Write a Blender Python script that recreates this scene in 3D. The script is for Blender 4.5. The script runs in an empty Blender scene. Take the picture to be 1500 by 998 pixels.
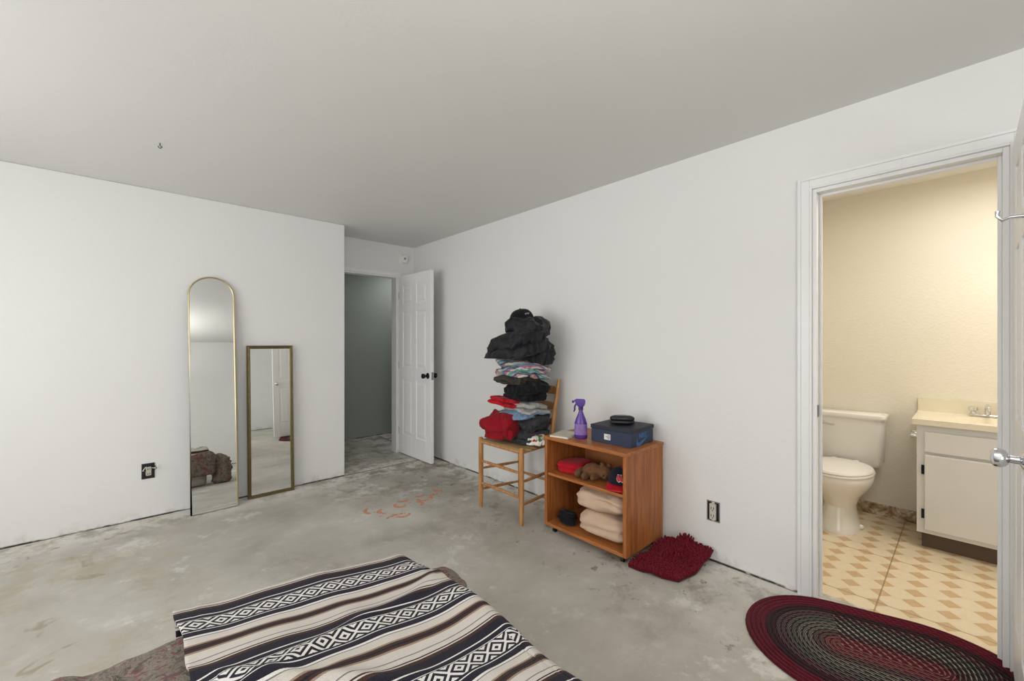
import bpy, bmesh, math, random
from mathutils import Vector, Matrix, noise
random.seed(7)
PI=math.pi
scene=bpy.context.scene
scene.view_settings.view_transform='Standard'
COL=scene.collection

def c(r,g,b):
    def f(x):
        x/=255.0
        return x/12.92 if x<=0.04045 else ((x+0.055)/1.055)**2.4
    return (f(r),f(g),f(b),1.0)

# ---------------------------------------------------------------- materials
class G:
    def __init__(s,name):
        s.m=bpy.data.materials.new(name); s.m.use_nodes=True
        s.nt=s.m.node_tree; s.b=s.nt.nodes['Principled BSDF']
        s.tc=s.nt.nodes.new('ShaderNodeTexCoord')
    def link(s,a,b): s.nt.links.new(a,b)
    def put(s,inp,v):
        if v is None: return
        if isinstance(v,bpy.types.NodeSocket): s.link(v,inp)
        else: inp.default_value=v
    def obj(s): return s.tc.outputs['Object']
    def geo(s):
        n=s.nt.nodes.new('ShaderNodeNewGeometry'); return n.outputs['Position']
    def uv(s): return s.tc.outputs['UV']
    def xyz(s,vec):
        n=s.nt.nodes.new('ShaderNodeSeparateXYZ'); s.link(vec,n.inputs[0]); return n.outputs[0],n.outputs[1],n.outputs[2]
    def mp(s,vec,scale=(1,1,1),rot=(0,0,0),loc=(0,0,0)):
        n=s.nt.nodes.new('ShaderNodeMapping'); s.link(vec,n.inputs[0])
        n.inputs['Location'].default_value=loc; n.inputs['Rotation'].default_value=rot; n.inputs['Scale'].default_value=scale
        return n.outputs[0]
    def ma(s,op,a,b=None,d=None,clamp=False):
        n=s.nt.nodes.new('ShaderNodeMath'); n.operation=op; n.use_clamp=clamp
        s.put(n.inputs[0],a); s.put(n.inputs[1],b)
        if d is not None: s.put(n.inputs[2],d)
        return n.outputs[0]
    def noise(s,vec,scale=5,detail=4,rough=0.5,dist=0):
        n=s.nt.nodes.new('ShaderNodeTexNoise'); s.link(vec,n.inputs['Vector'])
        n.inputs['Scale'].default_value=scale; n.inputs['Detail'].default_value=detail
        n.inputs['Roughness'].default_value=rough; n.inputs['Distortion'].default_value=dist
        return n.outputs['Fac']
    def voro(s,vec,scale=5,feature='F1',out='Distance'):
        n=s.nt.nodes.new('ShaderNodeTexVoronoi'); s.link(vec,n.inputs['Vector']); n.feature=feature
        n.inputs['Scale'].default_value=scale
        return n.outputs[out]
    def mix(s,f,a,b,mode='MIX'):
        n=s.nt.nodes.new('ShaderNodeMix'); n.data_type='RGBA'; n.blend_type=mode
        s.put(n.inputs[0],f); s.put(n.inputs[6],a); s.put(n.inputs[7],b); return n.outputs[2]
    def ramp(s,f,stops,interp='LINEAR'):
        n=s.nt.nodes.new('ShaderNodeValToRGB'); cr=n.color_ramp; cr.interpolation=interp
        while len(cr.elements)<len(stops): cr.elements.new(0.5)
        for e,(p,col) in zip(cr.elements,stops):
            e.position=p; e.color=col if not isinstance(col,(int,float)) else (col,col,col,1)
        s.link(f,n.inputs[0]); return n.outputs[0]
    def step(s,f,lo,hi):
        n=s.nt.nodes.new('ShaderNodeMapRange'); n.interpolation_type='SMOOTHSTEP'
        s.put(n.inputs[0],f); n.inputs[1].default_value=lo; n.inputs[2].default_value=hi
        return n.outputs[0]
    def bump(s,h,strength=0.3,dist=0.01):
        n=s.nt.nodes.new('ShaderNodeBump'); n.inputs['Strength'].default_value=strength
        n.inputs['Distance'].default_value=dist; s.link(h,n.inputs['Height']); s.link(n.outputs[0],s.b.inputs['Normal'])
    def base(s,v): s.put(s.b.inputs['Base Color'],v)
    def set(s,rough=0.5,metal=0.0,spec=None,sheen=None):
        s.b.inputs['Roughness'].default_value=rough; s.b.inputs['Metallic'].default_value=metal
        if spec is not None: s.b.inputs['Specular IOR Level'].default_value=spec
        if sheen is not None: s.b.inputs['Sheen Weight'].default_value=sheen
        return s

def plain(name,col,rough=0.5,metal=0,var=0.08,vs=8,bump=0.0,bs=200,bd=0.002,sheen=None,spec=None):
    g=G(name); g.set(rough,metal,spec,sheen)
    n=g.noise(g.obj(),vs,3)
    dk=tuple(x*(1-var*2) for x in col[:3])+(1,)
    g.base(g.mix(n,dk,tuple(min(1,x*(1+var)) for x in col[:3])+(1,)))
    if bump>0: g.bump(g.noise(g.obj(),bs,3),bump,bd)
    return g.m

def fabric(name,col,var=0.2,vs=14,rough=0.9,wscale=700):
    g=G(name); g.set(rough,0,0.2,0.08)
    n=g.noise(g.obj(),vs,4,0.6)
    dk=tuple(x*(1-var) for x in col[:3])+(1,)
    g.base(g.mix(n,dk,tuple(min(1,x*(1+var)) for x in col[:3])+(1,)))
    g.bump(g.noise(g.obj(),wscale,2),0.3,0.002)
    return g.m

def wallmat(name,col,dirty=True,bump=0.2):
    g=G(name); g.set(0.6,0,0.3)
    p=g.geo(); x,y,z=g.xyz(p)
    big=g.noise(p,1.3,3)
    base=g.mix(big,tuple(v*0.96 for v in col[:3])+(1,),col)
    if dirty:
        low=g.ma('SUBTRACT',1.0,g.step(z,0.0,0.10))
        nn=g.step(g.noise(p,9,5,0.7),0.44,0.74)
        base=g.mix(g.ma('MULTIPLY',g.ma('MULTIPLY',low,nn),0.6),base,c(166,154,136))
        vl=g.ma('SUBTRACT',1.0,g.step(z,0.004,0.014))
        n3=g.step(g.noise(p,3.5,4,0.7),0.40,0.54)
        base=g.mix(g.ma('MULTIPLY',vl,n3),base,c(60,56,50))
    g.base(base)
    g.bump(g.noise(p,70,3,0.6),bump,0.004)
    return g.m

M_wall=wallmat('wall_paint',c(234,234,232))
M_ceil=wallmat('ceiling_paint',c(225,225,222),False,0.12)
M_bathwall=wallmat('bathroom_paint',c(236,229,213),True,0.6)
M_bathceil=wallmat('bathroom_ceiling_paint',c(244,242,236),False,0.2)
M_hall_dim=wallmat('hall_dimmed_paint',c(158,164,158),True)  # white paint grayed to green: the hall's dim light is in the color
M_trim=plain('trim_paint',c(240,240,239),0.35,var=0.02,vs=3)
M_door=plain('door_paint',c(242,242,242),0.35,var=0.02,vs=3)

def concrete():
    g=G('concrete_floor'); g.set(0.55,0,0.4)
    p=g.geo(); x,y,z=g.xyz(p)
    n1=g.noise(p,1.1,6,0.6,0.3); n2=g.noise(p,6,6,0.65); n3=g.noise(p,30,4,0.6)
    base=g.ramp(n1,[(0.3,c(156,151,140)),(0.45,c(176,171,161)),(0.56,c(186,182,173)),(0.68,c(202,199,191))])
    base=g.mix(g.ma('MULTIPLY',g.step(n2,0.5,0.75),0.4),base,c(216,213,206))
    base=g.mix(g.ma('MULTIPLY',g.step(n3,0.6,0.8),0.3),base,c(150,138,116))
    # scattered plaster splashes, undistorted and patchy
    sp=g.step(g.noise(g.mp(p,(1,1,1),(0,0,0.6),(11,4,0)),2.4,9,0.72,0.0),0.56,0.64)
    base=g.mix(g.ma('MULTIPLY',sp,0.5),base,c(226,224,218))
    # darker worn patches
    dp=g.step(g.noise(g.mp(p,(1,1,1),(0,0,0.2),(21,9,0)),1.5,8,0.68,0.0),0.53,0.66)
    base=g.mix(g.ma('MULTIPLY',dp,0.42),base,c(138,132,118))
    # white drywall residue along walls
    dw=g.ma('MINIMUM',g.ma('ABSOLUTE',g.ma('SUBTRACT',x,2.51)),g.ma('ABSOLUTE',g.ma('SUBTRACT',y,4.02)))
    near=g.ma('SUBTRACT',1.0,g.step(dw,0.06,0.42))
    nz=g.step(g.noise(g.mp(p,(1,1,1),(0,0,0),(3,1,0)),4.5,7,0.7),0.40,0.54)
    base=g.mix(g.ma('MULTIPLY',g.ma('MULTIPLY',near,nz),0.8),base,c(230,227,220))
    # brown grime along the long wall and the bath doorway
    nd=g.step(g.noise(g.mp(p,(1,1,1),(0,0,0),(7,2,0)),3.6,8,0.75,0.0),0.53,0.64)
    zone=g.ma('MULTIPLY',g.step(x,1.5,2.1),g.step(y,0.1,0.5))
    base=g.mix(g.ma('MULTIPLY',g.ma('MULTIPLY',nd,zone),0.55),base,c(126,110,84))
    sm=g.step(g.noise(g.mp(p,(1,1,1),(0,0,0),(2,9,0)),11,5,0.7,0.0),0.62,0.66)
    base=g.mix(g.ma('MULTIPLY',g.ma('MULTIPLY',sm,zone),0.75),base,c(96,80,58))
    ap=g.ma('MULTIPLY',g.step(x,1.0,1.5),g.step(y,2.9,3.6))
    ap2=g.step(g.noise(g.mp(p,(1,1,1),(0,0,0.3),(1,5,0)),3.4,9,0.75,0.2),0.47,0.6)
    base=g.mix(g.ma('MULTIPLY',g.ma('MULTIPLY',ap,ap2),0.6),base,c(114,106,86))
    # faint looping glue stains near the window side
    lw=g.noise(g.mp(p,(1,1,1),(0,0,0.2),(4,8,0)),1.5,3,0.55,0.9)
    ln=g.ma('SUBTRACT',1.0,g.step(g.ma('ABSOLUTE',g.ma('SUBTRACT',g.ma('FRACT',g.ma('MULTIPLY',lw,4)),0.5)),0.01,0.07))
    zl=g.ma('MULTIPLY',g.ma('SUBTRACT',1.0,g.step(x,-0.05,0.5)),g.step(y,1.9,2.4))
    zl=g.ma('MULTIPLY',zl,g.step(g.noise(p,7,5,0.7),0.44,0.6))
    base=g.mix(g.ma('MULTIPLY',g.ma('MULTIPLY',ln,zl),0.6),base,c(140,124,92))
    lz=g.ma('MULTIPLY',g.ma('SUBTRACT',1.0,g.step(x,-0.2,0.6)),g.step(g.noise(g.mp(p,(1,1,1),(0,0,0),(1,1,0)),2.0,7,0.72,0.0),0.48,0.6))
    base=g.mix(g.ma('MULTIPLY',lz,0.45),base,c(168,152,120))
    # dark gap at the wall base
    gap=g.ma('SUBTRACT',1.0,g.step(dw,0.004,0.012))
    gn=g.step(g.noise(p,2.6,4,0.7),0.38,0.5)
    base=g.mix(g.ma('MULTIPLY',g.ma('MULTIPLY',gap,gn),0.85),base,c(40,38,34))
    g.base(base)
    g.put(g.b.inputs['Roughness'],g.ramp(n2,[(0.3,0.42),(0.7,0.7)]))
    g.bump(g.noise(p,25,6,0.7),0.25,0.004)
    return g.m
M_conc=concrete()

def vinyl():
    g=G('vinyl_floor'); g.set(0.35,0,0.4)
    p=g.geo(); x,y,z=g.xyz(p)
    P=0.12
    fu=g.ma('ABSOLUTE',g.ma('SUBTRACT',g.ma('FRACT',g.ma('DIVIDE',x,P)),0.5))
    fv=g.ma('ABSOLUTE',g.ma('SUBTRACT',g.ma('FRACT',g.ma('DIVIDE',y,P)),0.5))
    s=g.ma('ADD',fu,fv)
    inside=g.ma('SUBTRACT',1.0,g.step(s,0.35,0.37))
    n=g.noise(p,22,4,0.6)
    tan=g.mix(n,c(196,164,122),c(216,188,148)); cream=g.mix(n,c(224,206,174),c(236,221,194))
    base=g.mix(inside,cream,tan)
    edge=g.ma('SUBTRACT',1.0,g.step(g.ma('ABSOLUTE',g.ma('SUBTRACT',s,0.46)),0.0,0.02))
    base=g.mix(g.ma('MULTIPLY',edge,0.35),base,c(206,180,142))
    gx=g.ma('ABSOLUTE',g.ma('SUBTRACT',g.ma('FRACT',g.ma('DIVIDE',x,0.60)),0.5))
    gy=g.ma('ABSOLUTE',g.ma('SUBTRACT',g.ma('FRACT',g.ma('DIVIDE',y,0.60)),0.5))
    gl=g.ma('SUBTRACT',1.0,g.step(g.ma('MINIMUM',gx,gy),0.003,0.007))
    base=g.mix(g.ma('MULTIPLY',gl,0.6),base,c(120,100,76))
    g.base(base); g.bump(n,0.1,0.003)
    return g.m
M_vinyl=vinyl()

def wood(name,c1,c2,axis='Y',rough=0.4,scale=1.0):
    g=G(name); g.set(rough,0,0.4)
    st={'X':(1.2,16,16),'Y':(16,1.2,16),'Z':(16,16,1.2)}[axis]
    v=g.mp(g.obj(),tuple(a*scale for a in st),(0,0,0),(0.3,0.7,0.1))
    n=g.noise(v,2.4,6,0.65,0.8); f=g.noise(v,14,3,0.5)
    base=g.mix(g.step(n,0.32,0.66),c1,c2)
    base=g.mix(g.ma('MULTIPLY',f,0.35),base,tuple(a*0.55 for a in c1[:3])+(1,))
    g.base(base); g.bump(n,0.08,0.002)
    return g.m
M_oakY=wood('oak_grain_lengthwise',c(158,92,46),c(196,126,68),'Y')
M_oakZ=wood('oak_grain_upright',c(150,86,42),c(192,120,64),'Z')
M_chair=wood('honey_wood',c(166,110,62),c(206,154,98),'Z')
M_back=plain('cabinet_back_board',c(176,112,60),0.6)

M_mirror=G('mirror_glass'); M_mirror.set(0.01,1.0); M_mirror.base((0.88,0.9,0.89,1)); M_mirror=M_mirror.m
M_gold=plain('brushed_gold',c(206,190,150),0.3,1.0,0.03)
M_bronze=plain('olive_bronze_frame',c(112,98,62),0.4,0.5,0.25,60,0.3,120)
M_chrome=plain('chrome',c(220,222,226),0.12,1.0,0.02)
M_steel=plain('galvanized_steel',c(150,152,154),0.4,0.8,0.15)
M_black=plain('black_plastic',c(22,22,24),0.4,0,0.1)
M_blackmetal=plain('black_metal',c(26,24,24),0.35,0.5,0.1)
M_white=plain('white_plastic',c(236,236,232),0.4,0,0.02)
M_ivory=plain('ivory_plastic',c(205,200,188),0.45,0,0.04)
M_porc=plain('porcelain',c(240,237,231),0.12,0,0.01,spec=0.6)
M_seat=plain('toilet_seat_plastic',c(243,241,236),0.25,0,0.01)
M_vanity=plain('vanity_paint',c(224,223,219),0.45,0,0.03,5)
M_counter=plain('cultured_marble',c(236,226,202),0.2,0,0.04,7)
M_toe=plain('toe_kick_brown',c(96,80,66),0.7,0,0.2,8)
def basebrd():
    g=G('water_damaged_baseboard'); g.set(0.7)
    n=g.noise(g.geo(),12,6,0.75,0.5)
    g.base(g.ramp(n,[(0.38,c(118,90,62)),(0.5,c(186,162,130)),(0.6,c(228,220,204))])); g.bump(n,0.5,0.01); return g.m
M_baseb=basebrd()
M_tan=fabric('tan_fleece',c(204,176,152),0.12,10)
M_red=fabric('red_fabric',c(180,20,36),0.25)
M_red2=fabric('crimson_fleece',c(140,16,30),0.25)
M_char=fabric('charcoal_fabric',c(58,58,62),0.3)
M_blk=fabric('black_fabric',c(22,22,25),0.3)
M_blk2=fabric('black_nylon',c(28,29,34),0.25,8,0.42)
M_olive=fabric('olive_brown_fabric',c(66,62,52),0.35)
M_denim=fabric('light_denim',c(122,148,178),0.3)
M_lgray=fabric('light_gray_knit',c(168,166,162),0.25)
M_brownfur=fabric('brown_plush',c(112,78,52),0.4,50,0.95,300)
M_burg=fabric('burgundy_chenille',c(112,14,34),0.35,60)
M_burgd=fabric('burgundy_backing',c(86,10,26),0.3,30)
M_navy=fabric('navy_twill',c(26,28,40),0.2)
M_mattress=fabric('mattress_ticking',c(196,190,178),0.08)

def plaid():
    g=G('pastel_striped_knit'); g.set(0.9,0,0.2,0.1)
    x,y,z=g.xyz(g.obj())
    w=g.noise(g.obj(),7,2)
    t=g.ma('FRACT',g.ma('ADD',g.ma('MULTIPLY',g.ma('ADD',g.ma('MULTIPLY',z,1.5),g.ma('MULTIPLY',g.ma('ADD',x,y),0.6)),5.5),g.ma('MULTIPLY',w,1.0)))
    g.base(g.ramp(t,[(0,c(100,146,140)),(0.14,c(186,192,190)),(0.24,c(178,108,118)),(0.38,c(86,114,168)),(0.5,c(126,160,136)),(0.6,c(196,198,194)),(0.7,c(190,130,122)),(0.8,c(60,76,116)),(0.9,c(140,166,172))],'CONSTANT'))
    g.bump(g.noise(g.obj(),500,2),0.4,0.003); return g.m
M_plaid=plaid()
def printfab():
    g=G('green_white_print'); g.set(0.9)
    d=g.voro(g.obj(),45,'F1','Color'); x,y,z=g.xyz(d)
    g.base(g.ramp(x,[(0,c(228,226,216)),(0.45,c(70,120,70)),(0.65,c(200,60,60)),(0.75,c(236,234,226))],'CONSTANT')); return g.m
M_print=printfab()
def tapestry():
    g=G('floral_tapestry'); g.set(0.9,0,0.2,0.1)
    p=g.obj()
    a=g.noise(p,26,5,0.7,1.4)
    b=g.noise(g.mp(p,(1,1,1),(0,0,0),(4,4,4)),17,5,0.65,1.6)
    base=g.ramp(a,[(0.3,c(52,46,42)),(0.42,c(100,92,82)),(0.5,c(134,124,112)),(0.58,c(100,82,74)),(0.7,c(156,148,134))])
    base=g.mix(g.step(b,0.55,0.59),base,c(118,66,66))
    base=g.mix(g.step(b,0.64,0.67),base,c(70,80,96))
    base=g.mix(g.ma('SUBTRACT',1.0,g.step(b,0.37,0.41)),base,c(66,72,52))
    g.base(base); g.bump(g.noise(p,400,2),0.5,0.003); return g.m
M_tap=tapestry()

def serape():
    g=G('striped_serape_weave'); g.set(0.95,0,0.15,0.05)
    u,v,_=g.xyz(g.uv())
    wob=g.ma('MULTIPLY',g.ma('SUBTRACT',g.noise(g.uv(),4,2),0.5),0.012)
    vv=g.ma('ADD',v,wob)
    PER=0.285
    t=g.ma('FRACT',g.ma('DIVIDE',vv,PER))
    navy=c(24,24,40); cream=c(214,206,198); brown=c(66,42,36); tan=c(160,138,120); gray=c(128,122,122); wht=c(234,230,226)
    S=[(0.0,navy),(0.075,wht),(0.09,navy),(0.145,wht),(0.155,navy),(0.37,navy),(0.385,wht),(0.395,navy),(0.47,wht),(0.50,gray),(0.51,cream),(0.60,tan),(0.62,brown),(0.65,navy),(0.675,brown),(0.70,tan),(0.725,cream),(0.83,gray),(0.84,cream),(0.90,brown),(0.915,cream),(0.93,brown),(0.97,navy)]
    base=g.ramp(t,S,'CONSTANT')
    vn=g.ma('MULTIPLY',g.ma('SUBTRACT',t,0.2625),9.8)
    av=g.ma('ABSOLUTE',vn)
    fu=g.ma('MULTIPLY',g.ma('ABSOLUTE',g.ma('SUBTRACT',g.ma('FRACT',g.ma('DIVIDE',u,0.06)),0.5)),2.0)
    s=g.ma('ADD',fu,av)
    q=g.ma('FRACT',g.ma('ADD',g.ma('MULTIPLY',s,1.5),0.15))
    on=g.ma('GREATER_THAN',q,0.5)
    inb=g.ma('LESS_THAN',av,0.97)
    base=g.mix(g.ma('MULTIPLY',on,inb),base,wht)
    fl=g.noise(g.mp(g.uv(),(60,900,1)),1.0,2)
    base=g.mix(g.ma('MULTIPLY',fl,0.10),base,c(120,110,104))
    g.base(base)
    yarn=g.ma('SINE',g.ma('MULTIPLY',v,1900))
    yx=g.ma('SINE',g.ma('MULTIPLY',u,1500))
    g.bump(g.ma('ADD',g.ma('MULTIPLY',yarn,yx),g.noise(g.uv(),250,2)),0.5,0.0025)
    return g.m
M_serape=serape()

def braid():
    g=G('braided_rug'); g.set(0.95,0,0.15,0.05)
    u,v,_=g.xyz(g.uv())
    ring=g.ma('FLOOR',v)
    ph=g.ma('MULTIPLY',ring,0.37)
    fv=g.ma('FRACT',v)
    b=g.ma('SINE',g.ma('ADD',g.ma('MULTIPLY',g.ma('DIVIDE',u,0.03),2*PI),g.ma('ADD',g.ma('MULTIPLY',fv,3.5),g.ma('MULTIPLY',ph,6.28))))
    fleck=g.ma('MULTIPLY',g.ma('GREATER_THAN',b,0.6),g.ma('GREATER_THAN',g.ma('SUBTRACT',0.36,g.ma('ABSOLUTE',g.ma('SUBTRACT',fv,0.5))),0.0))
    R=g.ma('DIVIDE',ring,18.0)
    basec=g.ramp(R,[(0,c(84,20,32)),(0.16,c(52,20,28)),(0.27,c(36,34,36)),(0.43,c(30,32,32)),(0.55,c(52,20,28)),(0.66,c(34,26,30)),(0.72,c(84,14,30))],'CONSTANT')
    flc=g.ramp(R,[(0,c(140,110,100)),(0.16,c(120,110,104)),(0.27,c(158,150,134)),(0.43,c(130,124,110)),(0.55,c(110,100,96)),(0.66,c(80,20,34)),(0.72,c(104,22,42))],'CONSTANT')
    g.base(g.mix(fleck,basec,flc))
    g.bump(g.ma('ADD',b,g.noise(g.uv(),120,2)),0.5,0.004)
    return g.m
M_braid=braid()

def rush():
    g=G('woven_rush'); g.set(0.8)
    x,y,z=g.xyz(g.obj())
    m=g.ma('MAXIMUM',g.ma('ABSOLUTE',x),g.ma('ABSOLUTE',g.ma('MULTIPLY',y,0.95)))
    w=g.ma('SINE',g.ma('MULTIPLY',m,900))
    g.base(g.mix(g.ma('MULTIPLY',g.ma('ADD',w,1),0.5),c(150,116,74),c(212,180,130)))
    g.bump(w,0.8,0.004); return g.m
M_rush=rush()
M_purple=plain('purple_plastic',c(88,56,150),0.25,0,0.05)
M_purpled=plain('dark_purple_plastic',c(60,36,110),0.3,0,0.05)
M_label=plain('bottle_label',c(150,120,190),0.4,0,0.3,40)
M_boxd=plain('dark_cardboard',c(36,40,50),0.6,0,0.08)
M_boxb=plain('blue_cardboard',c(40,52,78),0.55,0,0.08)
M_blueink=plain('bright_blue_print',c(56,108,170),0.5,0,0.02)
M_whiteink=plain('white_print',c(226,226,226),0.5,0,0.01)
M_redink=plain('red_stitching',c(190,22,40),0.6,0,0.05)
M_paper=plain('paper_pages',c(232,226,210),0.7,0,0.03)
M_cover=plain('booklet_cover',c(214,206,188),0.5,0,0.25,30)
def spray():
    g=G('orange_spray_paint'); g.set(0.7)
    g.base(g.mix(g.noise(g.geo(),60,3),c(234,118,62),c(238,164,122)))
    a=g.step(g.noise(g.geo(),48,5,0.75),0.42,0.56)
    g.link(a,g.b.inputs['Alpha']); return g.m
M_spray=spray()

# ---------------------------------------------------------------- mesh builder
class M:
    def __init__(s): s.v=[];s.f=[];s.mi=[];s.uvs=None
    def add(s,vs,fs,mi=0,T=None):
        o=len(s.v)
        for p in vs:
            p=Vector(p)
            if T is not None: p=T@p
            s.v.append(p)
        for f in fs: s.f.append(tuple(i+o for i in f)); s.mi.append(mi)
    def box(s,x0,x1,y0,y1,z0,z1,mi=0,T=None):
        s.add([(x0,y0,z0),(x1,y0,z0),(x1,y1,z0),(x0,y1,z0),(x0,y0,z1),(x1,y0,z1),(x1,y1,z1),(x0,y1,z1)],
              [(3,2,1,0),(4,5,6,7),(0,1,5,4),(1,2,6,5),(2,3,7,6),(3,0,4,7)],mi,T); return s
    def loft(s,rings,mi=0,cap=True,T=None):
        n=len(rings[0]); vs=[p for r in rings for p in r]; fs=[]
        for k in range(len(rings)-1):
            for i in range(n):
                j=(i+1)%n; fs.append((k*n+i,k*n+j,(k+1)*n+j,(k+1)*n+i))
        if cap:
            fs.append(tuple(reversed(range(n)))); fs.append(tuple((len(rings)-1)*n+i for i in range(n)))
        s.add(vs,fs,mi,T); return s
    def tube(s,pts,r,seg=10,mi=0,closed=False,T=None):
        pts=[Vector(p) for p in pts]; n=len(pts)
        rr=r if isinstance(r,(list,tuple)) else [r]*n
        rings=[];up=None
        for i,p in enumerate(pts):
            if closed: t=pts[(i+1)%n]-pts[i-1]
            elif i==0: t=pts[1]-pts[0]
            elif i==n-1: t=pts[-1]-pts[-2]
            else: t=pts[i+1]-pts[i-1]
            t.normalize()
            if up is None:
                up=Vector((0,0,1)) if abs(t.z)<0.9 else Vector((1,0,0))
            a=t.cross(up).normalized(); b=a.cross(t).normalized(); up=b
            rings.append([p+a*math.cos(2*PI*k/seg)*rr[i]+b*math.sin(2*PI*k/seg)*rr[i] for k in range(seg)])
        if closed:
            rings.append(rings[0]); return s.loft(rings,mi,False,T)
        return s.loft(rings,mi,True,T)
    def cyl(s,p0,p1,r0,r1=None,seg=16,mi=0,T=None):
        return s.tube([p0,p1],[r0,r0 if r1 is None else r1],seg,mi,False,T)
    def lathe(s,prof,seg=24,mi=0,T=None):
        return s.loft([[(r*math.cos(2*PI*k/seg),r*math.sin(2*PI*k/seg),z) for k in range(seg)] for r,z in prof],mi,True,T)
    def grid(s,fn,nu,nv,mi=0,T=None):
        vs=[fn(i/nu,j/nv) for j in range(nv+1) for i in range(nu+1)]
        fs=[(j*(nu+1)+i,j*(nu+1)+i+1,(j+1)*(nu+1)+i+1,(j+1)*(nu+1)+i) for j in range(nv) for i in range(nu)]
        s.add(vs,fs,mi,T); return s
    def ell(s,cn,rad,e1=1.0,e2=1.0,nu=24,nv=14,mi=0,T=None,fn=None):
        def pw(x,e): return math.copysign(abs(x)**e,x)
        rings=[]
        for j in range(nv+1):
            ph=-PI/2+0.02+(PI-0.04)*j/nv; ring=[]
            for i in range(nu):
                th=2*PI*i/nu
                p=Vector((pw(math.cos(ph),e1)*pw(math.cos(th),e2),pw(math.cos(ph),e1)*pw(math.sin(th),e2),pw(math.sin(ph),e1)))
                q=Vector((p.x*rad[0],p.y*rad[1],p.z*rad[2]))
                if fn: q=fn(p,q)
                ring.append(q+Vector(cn))
            rings.append(ring)
        return s.loft(rings,mi,True,T)
    def make(s,name,mats,parent=None,loc=(0,0,0),rot=(0,0,0),smooth=True,bevel=0,angle=40,recalc=True,seg=2):
        me=bpy.data.meshes.new(name); me.from_pydata([tuple(p) for p in s.v],[],s.f)
        if not isinstance(mats,(list,tuple)): mats=[mats]
        for m in mats: me.materials.append(m)
        for p,mi in zip(me.polygons,s.mi): p.material_index=mi
        if s.uvs:
            uvl=me.uv_layers.new(name='UVMap')
            for l in me.loops: uvl.data[l.index].uv=s.uvs[l.vertex_index]
        if recalc:
            bm=bmesh.new(); bm.from_mesh(me); bmesh.ops.recalc_face_normals(bm,faces=bm.faces); bm.to_mesh(me); bm.free()
        if smooth:
            me.shade_smooth()
            me.set_sharp_from_angle(angle=math.radians(angle))
        o=bpy.data.objects.new(name,me); COL.objects.link(o)
        o.location=loc; o.rotation_euler=rot
        if parent: o.parent=parent
        if bevel>0:
            b=o.modifiers.new('bevel','BEVEL'); b.width=bevel; b.segments=seg; b.limit_method='ANGLE'; b.angle_limit=math.radians(35)
            b.harden_normals=False
        return o
def thing(name,label,cat,loc=(0,0,0),rot=(0,0,0),group=None):
    e=bpy.data.objects.new(name,None); COL.objects.link(e); e.location=loc; e.rotation_euler=rot; e.empty_display_size=0.1
    return tag(e,label,cat,group)
def tag(o,label,cat,group=None,kind=None):
    o['label']=label; o['category']=cat
    if group: o['group']=group
    if kind: o['kind']=kind
    return o
def struct(o,label=None,cat=None):
    o['kind']='structure'
    if label: o['label']=label
    if cat: o['category']=cat
    return o

# ---------------------------------------------------------------- shell
H=2.39; XR=2.51; YL=4.02; YA=4.45; XW=-1.6; YS=-2.0; T=0.12; BX=4.08
D0,D1,DH=-0.11,0.523,2.03
VE=2.595
struct(M().box(XW-T,1.53,YL,YL+T,0,H).make('wall_north',M_wall,smooth=False,bevel=0.006),'white textured drywall with unfinished base','wall')
struct(M().box(1.41,1.53,YL+T+0.001,YA+T,0,H).make('wall_alcove',M_wall,smooth=False),'short white return wall of the entry alcove','wall')
m=M(); m.box(1.531,1.59,YA,YA+T,0,H); m.box(2.30,XR-0.001,YA,YA+T,0,H); m.box(1.59,2.30,YA,YA+T,DH,H)
struct(m.make('wall_entry',M_wall,smooth=False),'white wall around the hallway doorway','wall')
m=M(); m.box(XR,XR+T,D1,YA+T,0,H); m.box(XR,XR+T,YS-T,D0,0,H); m.box(XR,XR+T,D0,D1,DH,H)
struct(m.make('wall_east',M_wall,smooth=False),'long white drywall with bathroom doorway','wall')
m=M(); wy0,wy1,wz0,wz1=0.9,3.3,0.55,2.1
m.box(XW-T,XW,YS-T,wy0,0,H); m.box(XW-T,XW,wy1,YL-0.001,0,H); m.box(XW-T,XW,wy0,wy1,0,wz0); m.box(XW-T,XW,wy0,wy1,wz1,H)
struct(m.make('wall_west',M_wall,smooth=False),'white wall with a wide window','wall')
m=M(); sx0,sx1=-1.3,0.3
m.box(XW,sx0,YS-T,YS,0,H); m.box(sx1,XR-0.001,YS-T,YS,0,H); m.box(sx0,sx1,YS-T,YS,0,wz0); m.box(sx0,sx1,YS-T,YS,wz1,H)
struct(m.make('wall_south',M_wall,smooth=False),'white wall with a window','wall')
struct(M().box(XW-T,XR+T,YS-T,YA+T,H,H+0.1).make('ceiling',M_ceil,smooth=False),'textured off-white ceiling','ceiling')
struct(M().box(XW-T,VE,YS-T,5.6,-0.1,0).make('floor',M_conc,smooth=False),'bare stained concrete floor','floor')
def window(name,axis,a0,a1,z0,z1,pos):
    m=M(); w=0.05; d0,d1=pos
    def bx(a,b,z,zz):
        if axis=='Y': m.box(d0,d1,a,b,z,zz)
        else: m.box(a,b,d0,d1,z,zz)
    bx(a0,a1,z0,z0+w); bx(a0,a1,z1-w,z1); bx(a0,a0+w,z0+w,z1-w); bx(a1-w,a1,z0+w,z1-w); mid=(a0+a1)/2; bx(mid-0.025,mid+0.025,z0+w,z1-w)
    struct(m.make(name,M_trim,smooth=False,bevel=0.004),'white sliding window frame','window')
window('window_1','Y',wy0,wy1,wz0,wz1,(XW-0.09,XW-0.04))
window('window_2','X',sx0,sx1,wz0,wz1,(YS-0.09,YS-0.04))
struct(M().box(0.8,3.5,5.47,5.59,0,H).make('wall_hallway',M_hall_dim,smooth=False),'white hallway wall with dim gray-green light painted in','wall')
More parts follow.
